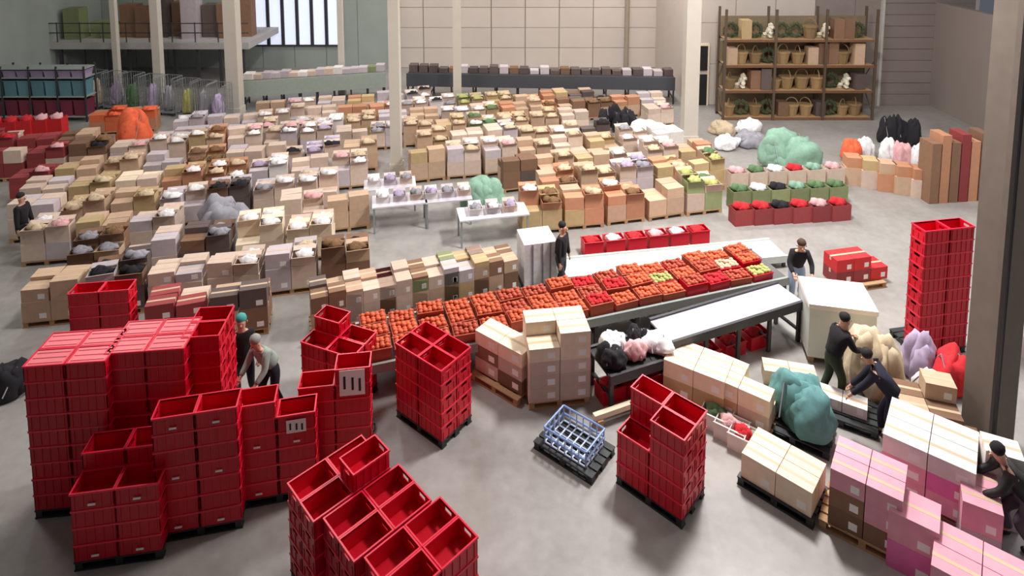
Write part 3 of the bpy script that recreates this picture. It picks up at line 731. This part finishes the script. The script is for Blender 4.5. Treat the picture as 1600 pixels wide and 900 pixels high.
# pale tables in the grey aisle
for i, (x, y, w2) in enumerate(((625, 352, 1.6), (700, 345, 1.4), (770, 372, 2.0), (610, 325, 1.6))):
    t = thing('packing_table', G(x, y), R(12), 'pale packing table, %s in the grey aisle before the mint bundle' % ordn(i+1), 'table', 'packing tables in the aisle')
    MB().box(-w2/2, w2/2, -.4, .4, .78, .82).build('tabletop', mat('pale_table_top', (216, 212, 220), .5), t)
    for sx in (-1, 1):
        for sy in (-1, 1): MB().box(sx*(w2/2-.05)-.025, sx*(w2/2-.05)+.025, sy*.35-.025, sy*.35+.025, 0, .78).build('leg', STEEL, t)
    for k in range(3):
        u, v = axes(R(12)); p = G(x, y)+u*(-.5+k*.5)
        ob = open_carton(['w','l','p'][k], ['white','lilac','grey'][(k+i) % 3], p+Vector((0,0,.821)), R(12), (.38, .34, .18), None, 'small open %s box with %s goods, %s packing table of the aisle' % (['white','grey','pale'][k], ['white','lilac','grey'][(k+i)%3], ordn(i+1)), 'boxes on the packing tables')
# pink and green gift packs before the green pile
for j in range(3):
    for i in range(6):
        p = G(1150+i*30+j*4, 300+j*24-i*1.5); cs = [['pink','green','white','red','mint','pink'], ['green','white','black','mint','green','green'], ['red','red','black','red','pink','red']][j][i]
        u_, v_ = axes(R(10))
        base = tag(put('gift_box', open_carton_mesh(.62, .42, .5+.12*(2-j), CART[['p','g','m'][j]]), None, p, R(10)), '%s box of %s packs, %s along, %s row before the green pile' % (['pale','olive','maroon'][j], cs, ordn(i+1), ['back','middle','front'][j]), 'box', 'gift boxes before the green pile')
        put('contents', heap_mesh(.56, .38, .26, CLOTH[cs], 2), base, (0, 0, .4+.12*(2-j)))
# brown upright goods by the far right wall
for i in range(6):
    p = G(1448+i*15, 312-i*1); k = 'bobmob'[i]
    carton(k, p, R(4), (.3, .6, 2.0+(i % 2)*.25), 'upright %s carton slab, %s of the tall row before the grey door' % ({'o':'orange-brown','b':'brown','m':'reddish'}[k], ordn(i+1)), 'upright slabs by the grey door', detail=False, name='upright_slab')
for i in range(5):
    p = G(1330+i*26, 285+i*5); k = 'tpotp'[i]
    carton(k, p, R(-14), (.55, .55, .62), 'low %s carton, %s of the line leading to the upright slabs' % ({'t':'tan','p':'pale','o':'orange-brown'}[k], ordn(i+1)), 'cartons leading to the slabs', detail=False)
    carton(random.choice('tyo'), G(1330+i*26, 285+i*5)+Vector((0,0,.621)), R(-10), (.5, .5, .35), 'upper carton, %s of the line leading to the upright slabs' % ordn(i+1), 'cartons leading to the slabs', detail=False)
for i, (x, y, c) in enumerate(((1325, 252, 'orange'), (1350, 248, 'white'), (1385, 252, 'white'), (1410, 258, 'pink'), (1432, 262, 'white'))):
    sack(x, y, c, .66, .6, .9, '%s bundle, %s along the right wall behind the low cartons' % (c, ordn(i+1)), grp='bundles along the right wall')
for i, (x, y) in enumerate(((1385, 222), (1405, 224), (1428, 228))):
    sack(x, y, 'black', .62, .6, 1.2, 'black bag, %s of three against the grey door' % ordn(i+1), grp='black bags at the grey door')
# red goods far left
for i in range(5):
    p = G(-5+i*24, 232-i*2); p.z = 0
    tag(put('red_goods_box', open_carton_mesh(.6, .5, 1.1, CART['r']), None, p, R(8)), 'tall bright red box, %s from the tote shelf wall' % ordn(i+1), 'box', 'tall red boxes below the tote shelf')
    put('contents', heap_mesh(.56, .46, .3, CLOTH['red' if i < 3 else 'pink'], 0), bpy.data.objects['red_goods_box' if i == 0 else 'red_goods_box.%03d' % i], (0, 0, .98))
sack(14, 612, 'black', .9, .8, .6, 'black bin bag lying on the floor beside the tall lidded block')
# blue-grey stacks beyond the pillar
for k in range(4):
    carton('lwlw'[k], G(1640, 560)+Vector((0,0,k*.452)), R(6), (1.1, .8, .45), '%s slab of the blue-grey stack beyond the concrete pillar' % ordn(k+1), 'slabs beyond the pillar', detail=False)
# ---------------------------------------------------------------- people
def skinned(name, V, E, Rd, m, parent, sub=1, root=0):
    me = bpy.data.meshes.new(name); me.from_pydata([tuple(v) for v in V], E, []); me.materials.append(m)
    o = put(name, me, parent)
    md = o.modifiers.new('skin', 'SKIN'); md.use_smooth_shade = True
    sv = me.skin_vertices[0].data
    for i, r in enumerate(Rd): sv[i].radius = (r, r) if not isinstance(r, tuple) else r
    sv[root].use_root = True
    s = o.modifiers.new('sub', 'SUBSURF'); s.levels = s.render_levels = sub
    return o
def person(px, py, rz, label, top, legs, hair, lean=0.0, hands=None, step=.12, crouch=0.0, hat=None, scale=1.0):
    t = thing('person', G(px, py), rz, label, 'person'); t.scale = (scale,)*3
    ph = .93-crouch
    P = Vector((0, -.05*lean*2, ph)); ax = Vector((0, math.sin(lean), math.cos(lean)))
    hl = lean*.75; ah = Vector((0, math.sin(hl), math.cos(hl)))
    sp = P+ax*.2; ch = P+ax*.42; nk = P+ax*.53; hd0 = nk+ah*.09; hd1 = nk+ah*.18; hd2 = nk+ah*.26
    V = [P, sp, ch, nk, hd0, hd1, hd2]; Rd = [.09, .10, .125, .055, .075, .1, .07]; E = [(0,1),(1,2),(2,3),(3,4),(4,5),(5,6)]
    jk = dict(V=[P+ax*-.03, P+ax*.08, sp, ch, nk-ax*.02], R=[.17, .17, .165, .175, .085], E=[(0,1),(1,2),(2,3),(3,4)])
    tr = dict(V=[P, P+ax*.1], R=[.14, .135], E=[(0,1)])
    if hands is None: hands = [Vector((-.27, .1, ph-.12)), Vector((.27, .1, ph-.12))]
    kn = .48-crouch*.45
    for s, hn in ((-1, hands[0]), (1, hands[1])):
        n = len(V); sh = ch+Vector((s*.17, 0, 0))+ax*.05; mid = (sh+hn)/2; L = (hn-sh).length
        bend = math.sqrt(max(0, .28**2-(L/2)**2)) if L < .56 else .02
        el = mid+Vector((s*.6, -.6, -.5)).normalized()*bend
        fw = (hn-el).normalized()
        V += [sh, el, hn, hn+fw*.07]; Rd += [.06, .047, .03, .034]; E += [(2, n), (n, n+1), (n+1, n+2), (n+2, n+3)]
        k = len(jk['V']); jk['V'] += [sh, el, hn-fw*.03]; jk['R'] += [.085, .066, .05]; jk['E'] += [(3, k), (k, k+1), (k+1, k+2)]
        # fingers and thumb
        side = fw.cross(Vector((0, 0, 1)));  side = side.normalized() if side.length > .1 else Vector((1, 0, 0))
        dn = fw.cross(side).normalized()
        if dn.z > 0: dn = -dn
        for fi, (o_, l) in enumerate(((-.027, .062), (-.009, .075), (.009, .07), (.027, .055))):
            b0 = hn+fw*.075+side*o_; skinned('finger', [b0-fw*.01, b0+fw*l*.5, b0+fw*l*.85+dn*l*.35], [(0,1),(1,2)], [.009,.0085,.007], SKIN, t, 0)
        b0 = hn+fw*.02+side*(-.03*s); skinned('thumb', [b0, b0+side*(-.025*s)+fw*.03, b0+side*(-.03*s)+fw*.055+dn*.01], [(0,1),(1,2)], [.011,.01,.008], SKIN, t, 0)
        # leg
        hp = P+Vector((s*.115, .01, -.14)); kp = Vector((s*.12, .06+crouch*.9+s*step*.4, kn)); an = Vector((s*.12, -.03+s*step, .09)); to = Vector((s*.13, .13+s*step, .045))
        n = len(V); V += [hp, kp, an, to]; Rd += [.085, .06, .04, .04]; E += [(0, n), (n, n+1), (n+1, n+2), (n+2, n+3)]
        k = len(tr['V']); tr['V'] += [hp, kp, an+Vector((0,0,.02))]; tr['R'] += [.105, .082, .062]; tr['E'] += [(0, k), (k, k+1), (k+1, k+2)]
        skinned('shoe', [an+Vector((0,-.03,-.035)), an+Vector((0,.06,-.04)), to+Vector((0,.02,-.0))], [(0,1),(1,2)], [.05,.05,.042], INK, t)
    skinned('body', V, E, Rd, SKIN, t)
    skinned('jacket', jk['V'], jk['E'], jk['R'], top, t); skinned('trousers', tr['V'], tr['E'], tr['R'], legs, t)
    hc = hd1+ah*.02; fwd = Vector((0, math.cos(hl), -math.sin(hl)))
    q = MB(); q.blob(0, 0, 0, .104, .1, .1, 2, .05, 2, False); o = q.build('cap' if hat else 'hair', hat or hair, t, True); o.location = hc-fwd*.035+ah*.045; o.rotation_euler.x = -hl
    skinned('nose', [hc+fwd*.085-ah*.02, hc+fwd*.118-ah*.035], [(0,1)], [.015,.012], SKIN, t, 0)
    for s in (-1, 1):
        q = MB().blob(0,0,0,.013,.008,.009,1,0,1,False); o = q.build('eye', INK, t); o.location = hc+fwd*.1+Vector((s*.035, 0, 0))
        q = MB().blob(0,0,0,.012,.022,.032,1,0,1,False); o = q.build('ear', SKIN, t, True); o.location = hc+Vector((s*.105, 0, 0))-ah*.02
    q = MB().cbox(0,0,0,.045,.006,.01); o = q.build('mouth', mat('lips', (160, 84, 80), .6), t); o.location = hc+fwd*.098-ah*.065; o.rotation_euler.x = -hl
    return t
NAVY = mat('navy_cloth', (30, 30, 48), .9); BLK = mat('black_cloth', (26, 22, 28), .9); DGR = mat('dark_green_cloth', (44, 54, 34), .9)
DEN = mat('light_denim', (150, 172, 196), .9); HBR = mat('brown_hair', (70, 48, 36), .8); HBK = mat('black_hair', (26, 22, 22), .8)
GRYC = mat('grey_green_cloth', (150, 164, 156), .9); TEALC = mat('teal_cloth', (70, 160, 156), .9); PKC = mat('pinkish_cloth', (206, 160, 152), .9)
person(1300, 622, R(-80), 'worker in black jacket and dark green trousers reaching to the beige bale', BLK, DGR, HBK, .35, [Vector((-.15,.5,1.15)), Vector((.15,.5,1.05))])
person(1385, 688, R(60), 'worker in navy clothes bending over beside the beige bale', NAVY, NAVY, HBK, .75, [Vector((-.15,.6,.75)), Vector((.15,.62,.7))])
person(1243, 470, R(170), 'worker in black jacket and pale jeans leaning over the far belt end', BLK, DEN, HBR, .5, [Vector((-.2,.5,.95)), Vector((.2,.5,.95))])
person(876, 452, R(-120), 'worker in black clothes standing beside the white sheet-covered pallet', BLK, mat('charcoal_cloth', (52,54,60), .9), HBK, .1)
person(1592, 850, R(70), 'worker in black hooded jacket crouching at the pink cartons', INK, mat('mauve_grey_cloth', (96,84,98), .9), HBK, .7, [Vector((-.2,.6,.8)), Vector((.2,.6,.8))], crouch=.1, hat=BLK)
person(383, 622, R(-160), 'worker with teal cap and black jacket behind the tall red block', BLK, NAVY, HBK, .15, hat=TEALC)
person(424, 640, R(150), 'worker in grey-green top bending beside the teal-capped worker', GRYC, NAVY, mat('grey_hair', (150,150,146), .8), .55, [Vector((-.2,.5,.9)), Vector((.2,.5,.9))])
person(38, 398, R(-90), 'worker in black at the aisle end of the pale cartons', BLK, BLK, HBK, .1)
print('crates', NCR[0], 'objects', len(bpy.data.objects))
